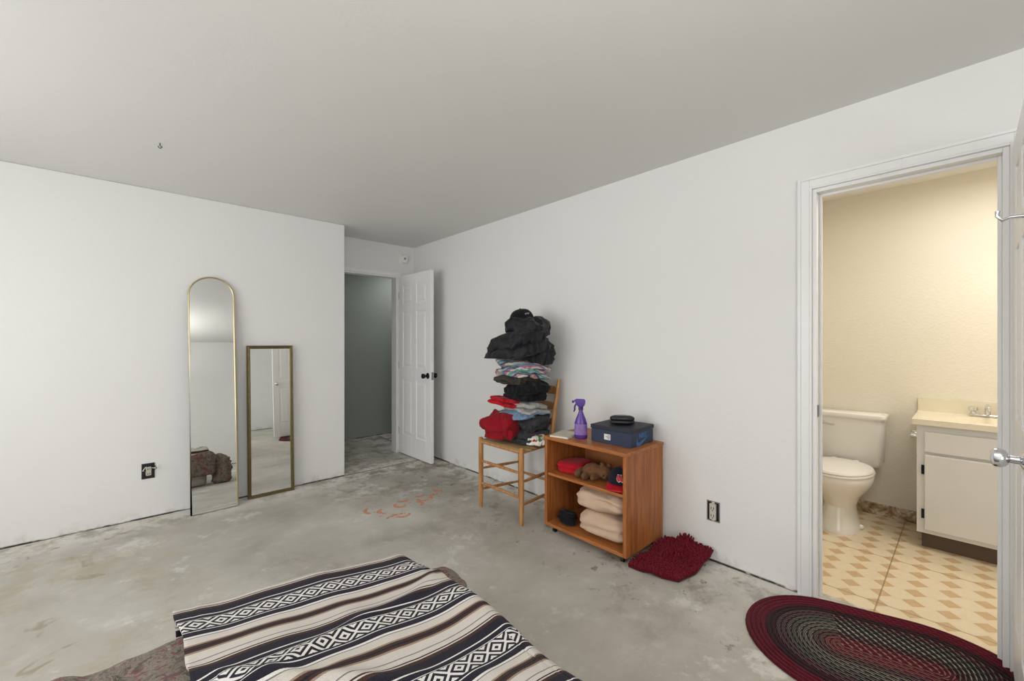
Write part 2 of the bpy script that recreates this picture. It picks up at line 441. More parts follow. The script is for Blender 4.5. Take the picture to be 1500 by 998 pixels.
struct(M().box(0.7,0.8,YA+T+0.002,5.59,0,H).make('wall_hallway_west',M_hall_dim,smooth=False),'hallway end wall','wall')
struct(M().box(3.4,3.5,YA+T+0.002,5.469,0,H).make('wall_hallway_east',M_hall_dim,smooth=False),'hallway end wall','wall')
struct(M().box(0.8,1.409,YA+T-0.06,YA+T,0,H).box(XR+T+0.001,3.4,YA+T-0.06,YA+T,0,H).make('wall_hallway_south',M_hall_dim,smooth=False),'hallway side wall','wall')
struct(M().box(0.7,3.5,YA+T+0.001,5.59,H,H+0.1).make('ceiling_hallway',M_ceil,smooth=False),'hallway ceiling','ceiling')
struct(M().box(VE+0.001,3.5,4.4,5.59,-0.1,0).make('floor_hallway',M_conc,smooth=False),'bare concrete hallway floor','floor')
struct(M().box(BX,BX+T,-1.3,1.05,0,H).make('wall_bathroom_east',M_bathwall,smooth=False),'cream painted bathroom wall with light texture','wall')
struct(M().box(XR+T+0.001,BX,0.97,1.05,0,H).make('wall_bathroom_north',M_bathwall,smooth=False),'cream painted bathroom wall','wall')
struct(M().box(XR+T+0.001,BX,-1.3,-1.2,0,H).make('wall_bathroom_south',M_bathwall,smooth=False),'cream painted bathroom wall','wall')
struct(M().box(XR+T+0.001,BX+T,-1.3,1.05,H,H+0.1).make('ceiling_bathroom',M_bathceil,smooth=False),'cream bathroom ceiling','ceiling')
struct(M().box(VE+0.001,BX+T,-1.3,1.05,-0.1,0.0).make('floor_bathroom',M_vinyl,smooth=False),'cream and tan patterned vinyl bathroom floor','floor')
m=M(); m.box(BX-0.015,BX,0.225,0.969,0.0,0.085); struct(m.make('baseboard_bathroom',M_baseb,smooth=False,bevel=0.003),'water-damaged peeling bathroom baseboard','baseboard')
def casing(name,x,y0,y1,h,w,side):
    m=M()
    prof=[(0.0,0.010,0.015),(0.010,0.046,0.013),(0.046,w,0.017)]
    for a,b,t in prof:
        xx0,xx1=sorted((x,x+side*t))
        m.box(xx0,xx1,y1+a,y1+b,0,h+b); m.box(xx0,xx1,y0-b,y0-a,0,h+b); m.box(xx0,xx1,y0-a,y1+a,h+a,h+b)
    return struct(m.make(name,M_trim,smooth=False,bevel=0.002),'white molded door casing','trim')
casing('trim_1',XR,D0,D1,DH,0.06,-1)
m=M(); m.box(XR-0.002,XR+T+0.002,D1-0.018,D1,0,DH); m.box(XR-0.002,XR+T+0.002,D0,D0+0.018,0,DH); m.box(XR-0.002,XR+T+0.002,D0+0.018,D1-0.018,DH-0.018,DH)
m.box(XR+0.045,XR+0.06,D1-0.03,D1-0.018,0,DH-0.018); m.box(XR+0.045,XR+0.06,D0+0.018,D0+0.03,0,DH-0.018); m.box(XR+0.045,XR+0.06,D0+0.03,D1-0.03,DH-0.03,DH-0.018)
struct(m.make('trim_2',M_trim,smooth=False,bevel=0.002),'white door jamb','trim')
m=M()
for a,b,t in [(0,0.01,0.014),(0.01,0.038,0.009),(0.038,0.045,0.014)]:
    m.box(1.59-min(b,0.045),1.59-a,YA-t,YA,0,DH+b); m.box(2.30+a,2.30+b,YA-t,YA,0,DH+b); m.box(1.59-a,2.30+a,YA-t,YA,DH+a,DH+b)
m.box(1.59,1.605,YA,YA+T,0,DH);m.box(2.285,2.30,YA,YA+T,0,DH);m.box(1.605,2.285,YA,YA+T,DH-0.015,DH)
struct(m.make('trim_3',M_trim,smooth=False,bevel=0.002),'white entry door casing','trim')
tag(M().box(XR+0.01,XR+0.04,D1-0.0205,D1-0.0185,0.90,0.96).make('strike_plate',M_steel,bevel=0.001),'small steel strike plate on the white jamb','hardware')

def door(name,w,h,loc,rotz,label):
    t=0.035; m=M(); st=0.095; cs=0.09
    m.box(0.004,w-0.004,-t/2+0.007,t/2-0.007,0.004,h-0.004)
    rails=[(0,0.22),(0.84,0.98),(1.60,1.69),(h-0.115,h)]
    m.box(0,st,-t/2,t/2,0,h); m.box(w-st,w,-t/2,t/2,0,h); m.box(w/2-cs/2,w/2+cs/2,-t/2,t/2,0,h)
    for a,b in rails:
        m.box(st,w/2-cs/2,-t/2,t/2,a,b); m.box(w/2+cs/2,w-st,-t/2,t/2,a,b)
    o=struct(m.make(name,M_door,loc=loc,rot=(0,0,rotz),smooth=False,bevel=0.003),label,'door')
    for (xa,xb) in ((st,w/2-cs/2),(w/2+cs/2,w-st)):
        for i in range(3):
            k=M()
            z0=rails[i][1]; z1=rails[i+1][0]
            for sd in (-1,1):
                i0=0.016; i1=0.040; y0=sd*(t/2-0.0075); y1=sd*(t/2-0.001)
                r0=[(xa+i0,y0,z0+i0),(xb-i0,y0,z0+i0),(xb-i0,y0,z1-i0),(xa+i0,y0,z1-i0)]
                r1=[(xa+i1,y1,z0+i1),(xb-i1,y1,z0+i1),(xb-i1,y1,z1-i1),(xa+i1,y1,z1-i1)]
                k.loft([r0,r1])
            k.make('raised_panel',M_door,parent=o,smooth=False)
    return o
def knob(parent,x,z,side,mat,label=None,R=0.027):
    prof=[(0.001,0.0),(0.031,0.0),(0.031,0.004),(0.024,0.009),(0.012,0.014),(0.011,0.032),(R*0.8,0.040),(R,0.052),(R*0.95,0.064),(R*0.6,0.071),(0.001,0.072)]
    o=M().lathe(prof,24).make('knob',mat,parent=parent,loc=(x,side*0.0176,z),rot=(-side*PI/2,0,0))
    if label: o['label']=label
    return o
d1=door('door_1',0.68,2.015,(2.325,4.435,0.012),-PI/2+0.012,'open white six-panel entry door with black knobs')
knob(d1,0.62,0.91,-1,M_blackmetal,'round black knob'); knob(d1,0.62,0.91,1,M_blackmetal,'round black knob')
M().box(0.6795,0.682,-0.012,0.012,0.87,0.95).make('latch_plate',M_steel,parent=d1)
for z in (0.25,1.0,1.8):
    M().cyl((-0.006,-0.016,z-0.04),(-0.006,-0.016,z+0.04),0.006).make('hinge',M_blackmetal,parent=d1)
d2=door('door_2',0.605,2.015,(2.485,-0.135,0.012),PI,'open white six-panel bathroom door with chrome knob')
knob(d2,0.545,0.91,-1,M_chrome,'round chrome knob',0.029); knob(d2,0.545,0.91,1,M_chrome,'round chrome knob',0.029)
m=M(); m.box(0.53,0.56,-0.021,-0.0176,1.60,1.66); m.tube([(0.545,-0.021,1.63),(0.545,-0.05,1.632),(0.545,-0.065,1.625),(0.545,-0.075,1.64),(0.545,-0.074,1.655)],[0.006,0.005,0.005,0.005,0.006],10)
m.make('coat_hook',M_chrome,parent=d2)
for z in (0.25,1.0,1.8):
    M().cyl((-0.006,0.018,z-0.04),(-0.006,0.018,z+0.04),0.005).make('hinge',M_chrome,parent=d2)

sd=thing('smoke_detector','white smoke detector on the wall above the entry door','smoke detector',(2.37,YA,2.24))
M().box(-0.055,0.055,-0.012,0,-0.055,0.055).make('mounting_plate',M_white,parent=sd,bevel=0.006)
M().lathe([(0.001,0),(0.05,0),(0.05,0.012),(0.044,0.024),(0.03,0.03),(0.001,0.031)],32).make('cover',M_white,parent=sd,loc=(0,-0.012,0),rot=(PI/2,0,0))
M().lathe([(0.001,0),(0.012,0),(0.012,0.003),(0.001,0.003)],16).make('test_button',M_steel,parent=sd,loc=(0,-0.043,0),rot=(PI/2,0,0))
tag(M().tube([(0,0,0),(0,0,-0.012),(0.004,0,-0.018),(0.008,0,-0.014),(0.008,0,-0.022),(0,0,-0.03),(-0.007,0,-0.024),(-0.007,0,-0.018)],0.0022,8).make('ceiling_hook',M_blackmetal,loc=(0.138,3.07,H)),'small black screw hook in the ceiling','hook')

ob=thing('outlet_box','uncovered electrical outlet with loose wires in the wall','electrical outlet',(0.115,YL,0.34))
m=M(); m.box(-0.036,-0.030,-0.004,0,-0.055,0.055); m.box(0.030,0.036,-0.004,0,-0.055,0.055); m.box(-0.03,0.03,-0.004,0,-0.055,-0.049); m.box(-0.03,0.03,-0.004,0,0.049,0.055); m.box(-0.03,0.03,-0.0015,-0.0005,-0.049,0.049)
m.make('box',M_black,parent=ob)
M().box(-0.015,0.015,-0.022,-0.002,-0.03,0.03).make('receptacle',M_ivory,parent=ob,bevel=0.003,rot=(0,0,0.15))
for k in (-1,1):
    for sx in (-1,1):
        M().box(sx*0.0055-0.0015,sx*0.0055+0.0015,-0.0235,-0.0215,k*0.017-0.006,k*0.017+0.006).make('slot',M_black,parent=ob,rot=(0,0,0.15))
for i,(mt,pts) in enumerate([(M_black,[(0.02,-0.003,0.03),(0.035,-0.03,0.04),(0.045,-0.04,0.02),(0.03,-0.03,0.005)]),(M_white,[(0.02,-0.003,0.02),(0.04,-0.035,0.02),(0.055,-0.04,0.035),(0.05,-0.03,0.045)]),(M_white,[(-0.02,-0.003,0.0),(-0.03,-0.03,0.01),(-0.02,-0.035,0.03),(-0.01,-0.02,0.035)]),(M_black,[(-0.02,-0.003,-0.03),(-0.03,-0.025,-0.02),(-0.025,-0.03,0.0),(-0.012,-0.022,0.01)])]):
    M().tube(pts,0.0025,6,).make('wire',mt,parent=ob)
oc=thing('wall_outlet','uncovered duplex outlet in a metal box in the wall','electrical outlet',(XR,1.0,0.29))
m=M(); 
m.box(-0.004,0,-0.036,-0.031,-0.058,0.058); m.box(-0.004,0,0.031,0.036,-0.058,0.058); m.box(-0.004,0,-0.031,0.031,0.052,0.058); m.box(-0.004,0,-0.031,0.031,-0.058,-0.052)
m.make('box_rim',M_steel,parent=oc)
M().box(-0.0015,-0.0005,-0.031,0.031,-0.052,0.052).make('box',M_black,parent=oc)
m=M(); m.box(-0.016,-0.002,-0.017,0.017,-0.045,0.045); m.box(-0.006,-0.004,-0.008,0.008,-0.056,0.056); m.make('receptacle',M_ivory,parent=oc,bevel=0.003)
for k in (-1,1):
    for sy in (-1,1):
        M().box(-0.0175,-0.0155,sy*0.0065-0.0015,sy*0.0065+0.0015,k*0.021-0.007,k*0.021+0.007).make('slot',M_black,parent=oc)
    M().cyl((-0.0175,0,k*0.021-0.013),(-0.0155,0,k*0.021-0.013),0.003).make('ground_hole',M_black,parent=oc)

# ---------------------------------------------------------------- mirrors
def arched():
    Wd=0.30; Ht=1.79; al=math.asin(0.165/Ht)
    e=thing('arched_mirror','tall narrow arched mirror with thin gold frame leaning on the wall','mirror',(0.492,3.835,0.0),(-al,0,0.02))
    R=Wd/2; zs=Ht-R
    def outline(ins,n=32):
        r=R-ins
        pts=[(-r,0,ins),(r,0,ins)]
        pts+=[(r*math.cos(a),0,zs+r*math.sin(a)) for a in [PI*k/n for k in range(n+1)]]
        return pts
    o=outline(0.006)
    m=M(); path=[Vector(p) for p in outline(0.006)]
    m.tube(path,0.0065,8,closed=True)
    m.make('frame',M_gold,parent=e)
    m=M(); a=[(x,-0.002,z) for x,_,z in o]; b=[(x,0.006,z) for x,_,z in o]
    m.add(a,[tuple(range(len(o)))]); m.make('glass',M_mirror,parent=e,smooth=False,recalc=False)
    m=M(); m.loft([[(x,-0.0015,z) for x,_,z in o],b]); m.make('backing',M_boxd,parent=e,smooth=False)
arched()
def rectm():
    Wd=0.345; Ht=1.245; al=math.asin(0.055/Ht)
    e=thing('wall_mirror','rectangular mirror with bronze wooden frame leaning on the wall','mirror',(0.893,3.935,0.0),(-al,0,0.004))
    m=M(); w=0.026
    x0,x1=-Wd/2,Wd/2
    def ring(ins,y): return [(x0+ins,y,ins),(x1-ins,y,ins),(x1-ins,y,Ht-ins),(x0+ins,y,Ht-ins)]
    m.loft([ring(0,0.012),ring(0,-0.006),ring(0.005,-0.011),ring(0.012,-0.008),ring(0.018,-0.011),ring(w,-0.004),ring(w,0.004)],cap=False)
    m.make('frame',M_bronze,parent=e,smooth=False)
    m=M(); m.add(ring(w-0.002,0.0),[(0,1,2,3)]); m.make('glass',M_mirror,parent=e,smooth=False,recalc=False)
    M().box(x0+0.004,x1-0.004,0.004,0.010,0.004,Ht-0.004).make('backing',M_boxd,parent=e,smooth=False)
rectm()

# ---------------------------------------------------------------- toilet
def toilet():
    e=thing('toilet','white porcelain two-piece toilet against the bathroom wall','toilet',(BX-0.012,0.605,0))
    def oval(cx,rx,ry,z,n=32,sq=1.0,back=None):
        pts=[]
        for k in range(n):
            a=2*PI*k/n; ca,sa=math.cos(a),math.sin(a)
            rxx=rx if ca<0 else (back if back else rx)
            pts.append((cx+rxx*math.copysign(abs(ca)**sq,ca),ry*math.copysign(abs(sa)**sq,sa),z))
        return pts
    m=M()
    m.loft([oval(-0.40,0.20,0.115,0.0,sq=0.8,back=0.17),oval(-0.40,0.195,0.11,0.03,sq=0.8,back=0.16),oval(-0.40,0.15,0.095,0.08,sq=0.85,back=0.15),
            oval(-0.40,0.135,0.09,0.16,back=0.17),oval(-0.41,0.17,0.115,0.23,back=0.2),oval(-0.42,0.225,0.16,0.29,back=0.24),oval(-0.43,0.255,0.182,0.34,back=0.25),
            oval(-0.43,0.262,0.188,0.375,back=0.25),oval(-0.43,0.255,0.182,0.388,back=0.24)])
    m.box(-0.26,-0.02,-0.11,0.11,0.25,0.385)
    m.make('bowl',M_porc,parent=e,bevel=0.0)
    m=M(); m.loft([oval(-0.43,0.262,0.186,0.389,back=0.22),oval(-0.43,0.268,0.192,0.396,back=0.225),oval(-0.43,0.266,0.19,0.406,back=0.22)]); m.make('seat',M_seat,parent=e)
    m=M(); m.loft([oval(-0.43,0.258,0.184,0.4075,back=0.215),oval(-0.43,0.262,0.188,0.414,back=0.22),oval(-0.43,0.256,0.182,0.424,back=0.215),oval(-0.43,0.20,0.14,0.430,back=0.17),oval(-0.43,0.05,0.04,0.432)])
    m.make('seat_lid',M_seat,parent=e)
    def rr(x0,x1,hy,z,r=0.035):
        pts=[]
        for (cx,cy,a0) in ((x1-r,hy-r,0),(x0+r,hy-r,90),(x0+r,-hy+r,180),(x1-r,-hy+r,270)):
            for k in range(7):
                a=math.radians(a0+k*15); pts.append((cx+r*math.cos(a),cy+r*math.sin(a),z))
        return pts
    m=M(); m.loft([rr(-0.175,-0.01,0.185,0.385),rr(-0.19,-0.005,0.20,0.41),rr(-0.20,-0.002,0.212,0.72)]); m.make('tank',M_porc,parent=e)
    m=M(); m.loft([rr(-0.208,0.0,0.22,0.7205),rr(-0.214,0.0,0.225,0.735),rr(-0.21,0.0,0.222,0.752),rr(-0.19,-0.015,0.20,0.76)]); m.make('tank_lid',M_porc,parent=e)
    m=M(); m.lathe([(0.001,0),(0.014,0),(0.014,0.008),(0.001,0.01)],16,T=Matrix.Translation((-0.198,0.135,0.675))@Matrix.Rotation(-PI/2,4,'Y'))
    m.tube([(-0.21,0.135,0.675),(-0.225,0.135,0.675),(-0.232,0.11,0.672),(-0.232,0.06,0.665)],[0.006,0.006,0.006,0.008],8)
    m.make('flush_lever',M_chrome,parent=e)
    for s in (-1,1):
        M().ell((-0.40,s*0.115,0.018),(0.016,0.016,0.018)).make('bolt_cap',M_porc,parent=e)
        M().box(-0.235,-0.205,s*0.065-0.015,s*0.065+0.015,0.40,0.425).make('seat_hinge',M_seat,parent=e,bevel=0.004)
toilet()

# ---------------------------------------------------------------- vanity
vx=3.61; vy1=0.215; vy0=-0.95; vz=0.765
v=thing('vanity_cabinet','off-white painted bathroom vanity cabinet with dark hinges','bathroom vanity',(vx,vy1,0))
m=M(); Lv=vy1-vy0
m.box(0.0,BX-vx-0.001,-Lv,0,0.10,0.55)
m.box(0.0,0.018,-Lv,0,0.55,vz); m.box(BX-vx-0.019,BX-vx-0.001,-Lv,0,0.55,vz); m.box(0.018,BX-vx-0.019,-0.018,0,0.55,vz); m.box(0.018,BX-vx-0.019,-Lv,-Lv+0.018,0.55,vz)
m.make('body',M_vanity,parent=v,smooth=False,bevel=0.001)
M().box(0.05,BX-vx-0.02,-Lv+0.01,-0.02,0.0,0.0995).make('toe_kick',M_toe,parent=v,smooth=False)
for a,b in ((-0.56,-0.035),(-1.10,-0.60)):
    M().box(-0.018,-0.001,a,b,0.60,0.725).make('drawer_front',M_vanity,parent=v,smooth=False,bevel=0.005)
    dd=M().box(-0.018,-0.001,a,b,0.125,0.585).make('door',M_vanity,parent=v,smooth=False,bevel=0.005)
    hy=b+0.006 if b>-0.1 else a-0.006
    for z in (0.22,0.49):
        M().box(-0.014,-0.001,hy-0.006,hy+0.008,z-0.028,z+0.028).make('hinge',M_blackmetal,parent=dd,bevel=0.002)
th=M().cyl((0.08,0.028,0.68),(0.19,0.028,0.68),0.008).make('toilet_paper_holder',M_chrome,parent=v); th['label']='chrome toilet paper holder'
for xx in (0.08,0.19):
    M().tube([(xx,0,0.68),(xx,0.03,0.68),(xx,0.035,0.68)],[0.018,0.012,0.014],14).make('post',M_chrome,parent=th)
m=M(); cx0,cx1,cy0,cy1=-0.03,BX-vx-0.001,-Lv-0.01,0.02
sxc,syc,srx,sry=0.20,-0.335,0.14,0.19
n=40
outer=[];inner=[]
for k in range(n):
    a=2*PI*k/n; ca,sa=math.cos(a),math.sin(a)
    inner.append((sxc+srx*ca,syc+sry*sa))
    tx=((cx1-sxc) if ca>0 else (sxc-cx0))/max(abs(ca),1e-6); ty=((cy1-syc) if sa>0 else (syc-cy0))/max(abs(sa),1e-6); t=min(tx,ty)
    outer.append((sxc+t*ca,syc+t*sa))
zt=vz+0.034
for cx_,cy_ in ((cx0,cy0),(cx0,cy1),(cx1,cy0),(cx1,cy1)):
    i=min(range(n),key=lambda k:(outer[k][0]-cx_)**2+(outer[k][1]-cy_)**2); outer[i]=(cx_,cy_)
rings=[[(x,y,vz+0.001) for x,y in inner],[(x,y,vz+0.001) for x,y in outer],[(x,y,zt) for x,y in outer],[(x,y,zt) for x,y in inner]]
for f,dz in ((0.93,0.02),(0.8,0.07),(0.55,0.11),(0.2,0.125)):
    rings.append([(sxc+(x-sxc)*f,syc+(y-syc)*f,zt-dz) for x,y in inner])
m.loft(rings,cap=False)
last=len(m.v)-n; m.f.append(tuple(range(last,last+n))); m.mi.append(0)
m.box(BX-vx-0.022,BX-vx-0.001,cy0,cy1,zt-0.002,zt+0.09)
w=m.make('countertop',M_counter,loc=(vx,vy1,0),smooth=True,angle=30,bevel=0.0)
tag(w,'cream cultured marble countertop with oval sink and backsplash','countertop')
fa=thing('faucet','chrome bathroom faucet with two knobs on the countertop','faucet',(vx+0.395,vy1-0.30,zt+0.001))
M().box(-0.025,0.025,-0.08,0.08,0,0.015).make('base',M_chrome,parent=fa,bevel=0.006)
M().tube([(0,0,0.01),(0,0,0.05),(-0.02,0,0.07),(-0.06,0,0.075),(-0.11,0,0.062),(-0.115,0,0.05)],[0.014,0.013,0.012,0.011,0.010,0.010],12).make('spout',M_chrome,parent=fa)
for s in (-1,1):
    M().lathe([(0.001,0.012),(0.015,0.012),(0.012,0.03),(0.02,0.035),(0.022,0.055),(0.012,0.062),(0.001,0.063)],12).make('tap_handle',M_chrome,parent=fa,loc=(0,s*0.062,0))

# ---------------------------------------------------------------- shelf cabinet
cab=thing('storage_cabinet','open oak storage cart with one shelf on casters against the wall','cabinet',(2.067,1.30,0))
CW=0.625; CD=0.42; z0=0.05; z1=0.645; t=0.022
M().box(-0.006,CD,-0.006,CW+0.006,z1-t,z1).make('top',M_oakY,parent=cab,bevel=0.004)
M().box(0,CD,t,CW-t,z0,z0+t).make('bottom',M_oakY,parent=cab,bevel=0.002)
M().box(0.01,CD-0.008,t,CW-t,0.385,0.385+0.018).make('shelf',M_oakY,parent=cab,bevel=0.002)
for y in (0,CW-t): M().box(0,CD,y,y+t,z0,z1-t).make('side_panel',M_oakZ,parent=cab,bevel=0.002)
M().box(CD-0.007,CD-0.001,t,CW-t,z0+t,z1-t).make('back_panel',M_back,parent=cab)
for x in (0.05,CD-0.05):
    for y in (0.05,CW-0.05):
        m=M(); m.cyl((x,y-0.009,0.017),(x,y+0.009,0.017),0.017,seg=20); m.box(x-0.01,x+0.01,y-0.013,y-0.0095,0.012,0.046); m.box(x-0.01,x+0.01,y+0.0095,y+0.013,0.012,0.046); m.box(x-0.014,x+0.014,y-0.014,y+0.014,0.044,0.05)
        m.make('caster',M_black,parent=cab,bevel=0.001)

# ---------------------------------------------------------------- garments
def garment(name,label,cat,mat,loc,size,layers=4,rotz=0.0,seed=0,wr=0.012,group=None,e1=0.5,e2=0.55,parent=None,tilt=(0,0),rib=0,nu=84,nv=36):
    a,b,h=size[0]/2,size[1]/2,size[2]/2
    off=Vector((seed*3.1,seed*1.7,seed*0.9))
    def fn(p,q):
        side=math.sqrt(max(0,1-abs(p.z)**3))
        gr=abs(math.sin(p.z*PI*layers/2+noise.noise(q*5+off)*1.1))
        k=1-0.10*(1-gr)**2*side
        q=Vector((q.x*k,q.y*k,q.z))
        n1=noise.noise(q*6.0+off); n2=noise.noise(Vector((q.x*22,q.y*22,q.z*45))+off); n3=noise.noise(Vector((q.x*14+q.z*20,q.y*9,q.z*30))+off*2)
        d=n1*wr*2.2+n3*wr+n2*wr*0.5
        dirv=Vector((p.x,p.y,p.z*0.6)); dirv.normalize()
        q+=dirv*d
        if rib:
            q+=dirv*abs(math.sin((q.x*0.5+q.y*0.6+q.z*0.9)*rib+n1*1.5))*0.012
        if q.z<-h*0.92: q.z=-h*0.92
        return q
    m=M(); m.ell((0,0,h*0.95),(a,b,h),e1,e2,nu,nv,fn=fn)
    o=m.make(name,mat,parent=parent,loc=loc,rot=(tilt[0],tilt[1],rotz),angle=80)
    if not parent: tag(o,label,cat,group)
    return o

def layered(name,label,cat,mat,loc,size,layers=4,rotz=0.0,seed=0,wr=0.014,group=None,droop=0.02,rib=0,slope=0.0,nu=120,nv=20):
    """garment of loosely folded cloth layers, each shifted and a little wavy"""
    rnd=random.Random(seed*13+5)
    a,b,h=size[0]/2,size[1]/2,size[2]
    th=h/layers
    m=M()
    for L in range(layers):
        ka=rnd.uniform(0.90,1.06); kb=rnd.uniform(0.90,1.06); rz=rnd.uniform(-0.12,0.12)
        ox,oy=rnd.uniform(-0.016,0.016),rnd.uniform(-0.016,0.016)
        e2=rnd.uniform(0.45,0.65)
        off=Vector((seed*3.1+L*7.7,seed*1.7+L*2.3,seed*0.9))
        offz=Vector((seed*5.3,seed*2.1,0))
        def fn(p,q):
            r=min(1.0,math.hypot(p.x,p.y))
            ang=math.atan2(p.y,p.x)
            ca=Vector((math.cos(ang)*1.6,math.sin(ang)*1.6,L*1.3))
            ed=1+0.09*noise.noise(ca+off)+0.06*noise.noise(ca*2.6+off)
            q=Vector((q.x*ka*ed,q.y*kb*ed,q.z))
            ridge=1-abs(noise.noise(Vector((q.x*9,q.y*9,L*2.0))+off))*2
            fine=noise.noise(Vector((q.x*26,q.y*26,q.z*40))+off)
            q.z*=1+0.35*noise.noise(ca*1.4+off*2)*r
            q.z+=noise.noise(Vector((q.x*6,q.y*6,0))+offz)*wr*1.0+(ridge-0.5)*wr*0.7*(1 if p.z>0 else 0.2)+fine*wr*0.4
            q.z-=droop*(r**3)*(0.6+1.3*noise.noise(ca*1.1+offz))
            if r>0.55:
                w2=(noise.noise(Vector((math.cos(ang)*6.0,math.sin(ang)*6.0,q.z*26+L))+off)*0.020+noise.noise(Vector((math.cos(ang)*14,math.sin(ang)*14,q.z*60+L))+off)*0.008)*r
                q.x+=math.cos(ang)*w2; q.y+=math.sin(ang)*w2
            if rib:
                dv=abs(math.sin((q.y*0.75+q.z*0.7+q.x*0.35)*rib+noise.noise(q*6+off)*1.2))
                q+=Vector((p.x,p.y,p.z)).normalized()*(dv**0.6)*0.010
            q=Matrix.Rotation(rz,3,'Z')@q
            q+=Vector((ox,oy,th*(L+0.5)))
            q.z+=slope*(q.x*0.736-q.y*0.677)
            q.z=max(-0.02 if droop>0.03 or slope else 0.0,q.z)
            return q
        m.ell((0,0,0),(a,b,th*0.62),0.55,e2,nu,nv,fn=fn)
    o=m.make(name,mat,loc=loc,rot=(0,0,rotz),angle=80)
    tag(o,label,cat,group)
    return o

ch=thing('chair','ladder-back wooden chair with woven rush seat holding clothes','chair',(2.2,2.32,0))
SZ=0.525
fl=[(-0.185,-0.225),(-0.185,0.225)]; bk=[(0.165,-0.185),(0.165,0.155)]
for x,y in fl:
    m=M(); m.tube([(x,y,0),(x,y,0.03),(x,y,0.12),(x,y,0.4),(x,y,SZ-0.005),(x,y,SZ+0.012),(x,y,SZ+0.016)],[0.012,0.015,0.018,0.019,0.018,0.017,0.010],16); m.make('leg',M_chair,parent=ch)
for x,y in bk:
    m=M(); m.tube([(x,y,0),(x,y,0.03),(x,y,0.45),(x+0.03,y,0.7),(x+0.085,y,0.96),(x+0.09,y,0.985),(x+0.091,y,0.99)],[0.012,0.016,0.018,0.017,0.014,0.012,0.006],16); m.make('back_post',M_chair,parent=ch)
def rung(p,q,r=0.0105):
    p=Vector(p);q=Vector(q)
    M().tube([p,p.lerp(q,0.1),p.lerp(q,0.5),p.lerp(q,0.9),q],[r*0.75,r*0.85,r*1.15,r*0.85,r*0.75],12).make('rung',M_chair,parent=ch)
for z in (0.19,0.36): rung((-0.185,-0.225,z),(-0.185,0.225,z))
for z in (0.14,0.30):
    rung((-0.185,-0.225,z),(0.165,-0.185,z)); rung((-0.185,0.225,z),(0.165,0.155,z))
rung((0.165,-0.185,0.22),(0.165,0.155,0.22))
m=M(); m.tube([(-0.185,-0.225,SZ-0.018),(-0.185,0.225,SZ-0.018)],0.014,12); m.tube([(0.165,-0.185,SZ-0.018),(0.165,0.155,SZ-0.018)],0.013,12)
m.tube([(-0.185,-0.225,SZ-0.018),(0.165,-0.185,SZ-0.018)],0.014,12); m.tube([(-0.185,0.225,SZ-0.018),(0.165,0.155,SZ-0.018)],0.014,12); m.make('seat_frame',M_chair,parent=ch)
def seatring(k,z):
    pts=[(-0.193,-0.235),(-0.193,0.235),(0.172,0.165),(0.172,-0.195)]; out=[]
    for i in range(4):
        a=pts[i]; b=pts[(i+1)%4]
        for j in range(8):
            f=j/8; out.append(((a[0]+(b[0]-a[0])*f)*k,(a[1]+(b[1]-a[1])*f)*k,z))
    return out
m=M(); m.loft([seatring(0.9,SZ-0.034),seatring(1.0,SZ-0.028),seatring(1.02,SZ-0.016),seatring(1.0,SZ-0.002),seatring(0.9,SZ+0.004),seatring(0.4,SZ-0.002),seatring(0.05,SZ-0.004)]); m.make('seat',M_rush,parent=ch,angle=80)
for z,hh in ((0.66,0.055),(0.78,0.06),(0.90,0.065)):
    dx=0.165+(z-0.45)*0.17
    def sl(u,vv,z=z,hh=hh,dx=dx):
        y=-0.185+0.34*u; bow=0.025*math.sin(PI*u); hz=hh*(0.75+0.25*math.sin(PI*u))
        return Vector((dx+bow+(vv-0.5)*0.01,y,z+(vv-0.5)*hz))
    m=M(); m.grid(sl,16,4); o=m.make('back_slat',M_chair,parent=ch,recalc=False); s=o.modifiers.new('solid','SOLIDIFY'); s.thickness=0.009; s.offset=0

GR='clothes piled on the chair'
cx,cy=2.205,2.315
def at(lat,dep=0): return (cx+lat*0.736+dep*0.677, cy-lat*0.677+dep*0.736)
def pile(name,label,mat,lat,dep,z,size,layers,rz,seed,wr=0.014,rib=0,droop=0.02,slope=0.0):
    x,y=at(lat,dep); return layered(name,label,'clothes',mat,(x,y,z),size,layers,rz,seed,wr,GR,droop,rib,slope)
pile('trousers','dark charcoal trousers folded at the bottom of the pile',M_char,0.04,0.0,SZ+0.006,(0.30,0.38,0.085),2,0.0,1,0.010,droop=0.0)
pile('sweater','crimson red sweater bunched on the edge of the chair',M_red2,-0.13,-0.06,SZ+0.060,(0.24,0.29,0.155),2,0.3,2,0.024,droop=0.035,slope=0.10)
pile('shirt','green and white printed shirt tucked in the pile',M_print,0.125,-0.15,SZ+0.010,(0.13,0.15,0.06),2,0.5,3,0.012,droop=0.0)
pile('jacket','dark gray jacket folded in the clothes pile',M_char,0.07,-0.01,SZ+0.09,(0.27,0.31,0.105),2,0.1,4,0.020,droop=0.02)
pile('jeans','folded light blue denim jeans in the clothes pile',M_denim,0.025,-0.04,SZ+0.190,(0.27,0.30,0.05),2,-0.1,5,0.012,droop=0.02)
pile('sweatshirt','light gray folded sweatshirt in the clothes pile',M_lgray,0.045,-0.01,SZ+0.236,(0.27,0.31,0.065),2,0.15,6,0.014,droop=0.015,slope=-0.08)
pile('shirt','bright red shirt folded in the clothes pile',M_red,-0.085,-0.03,SZ+0.275,(0.22,0.25,0.055),2,0.2,7,0.012,droop=0.01,slope=-0.12)
pile('sweater','black folded sweater in the clothes pile',M_blk,0.05,0.01,SZ+0.318,(0.29,0.34,0.125),2,-0.15,8,0.022,droop=0.03)
pile('shirt','olive brown shirt folded in the clothes pile',M_olive,-0.02,0.0,SZ+0.435,(0.27,0.28,0.060),2,0.1,9,0.014,droop=0.015)
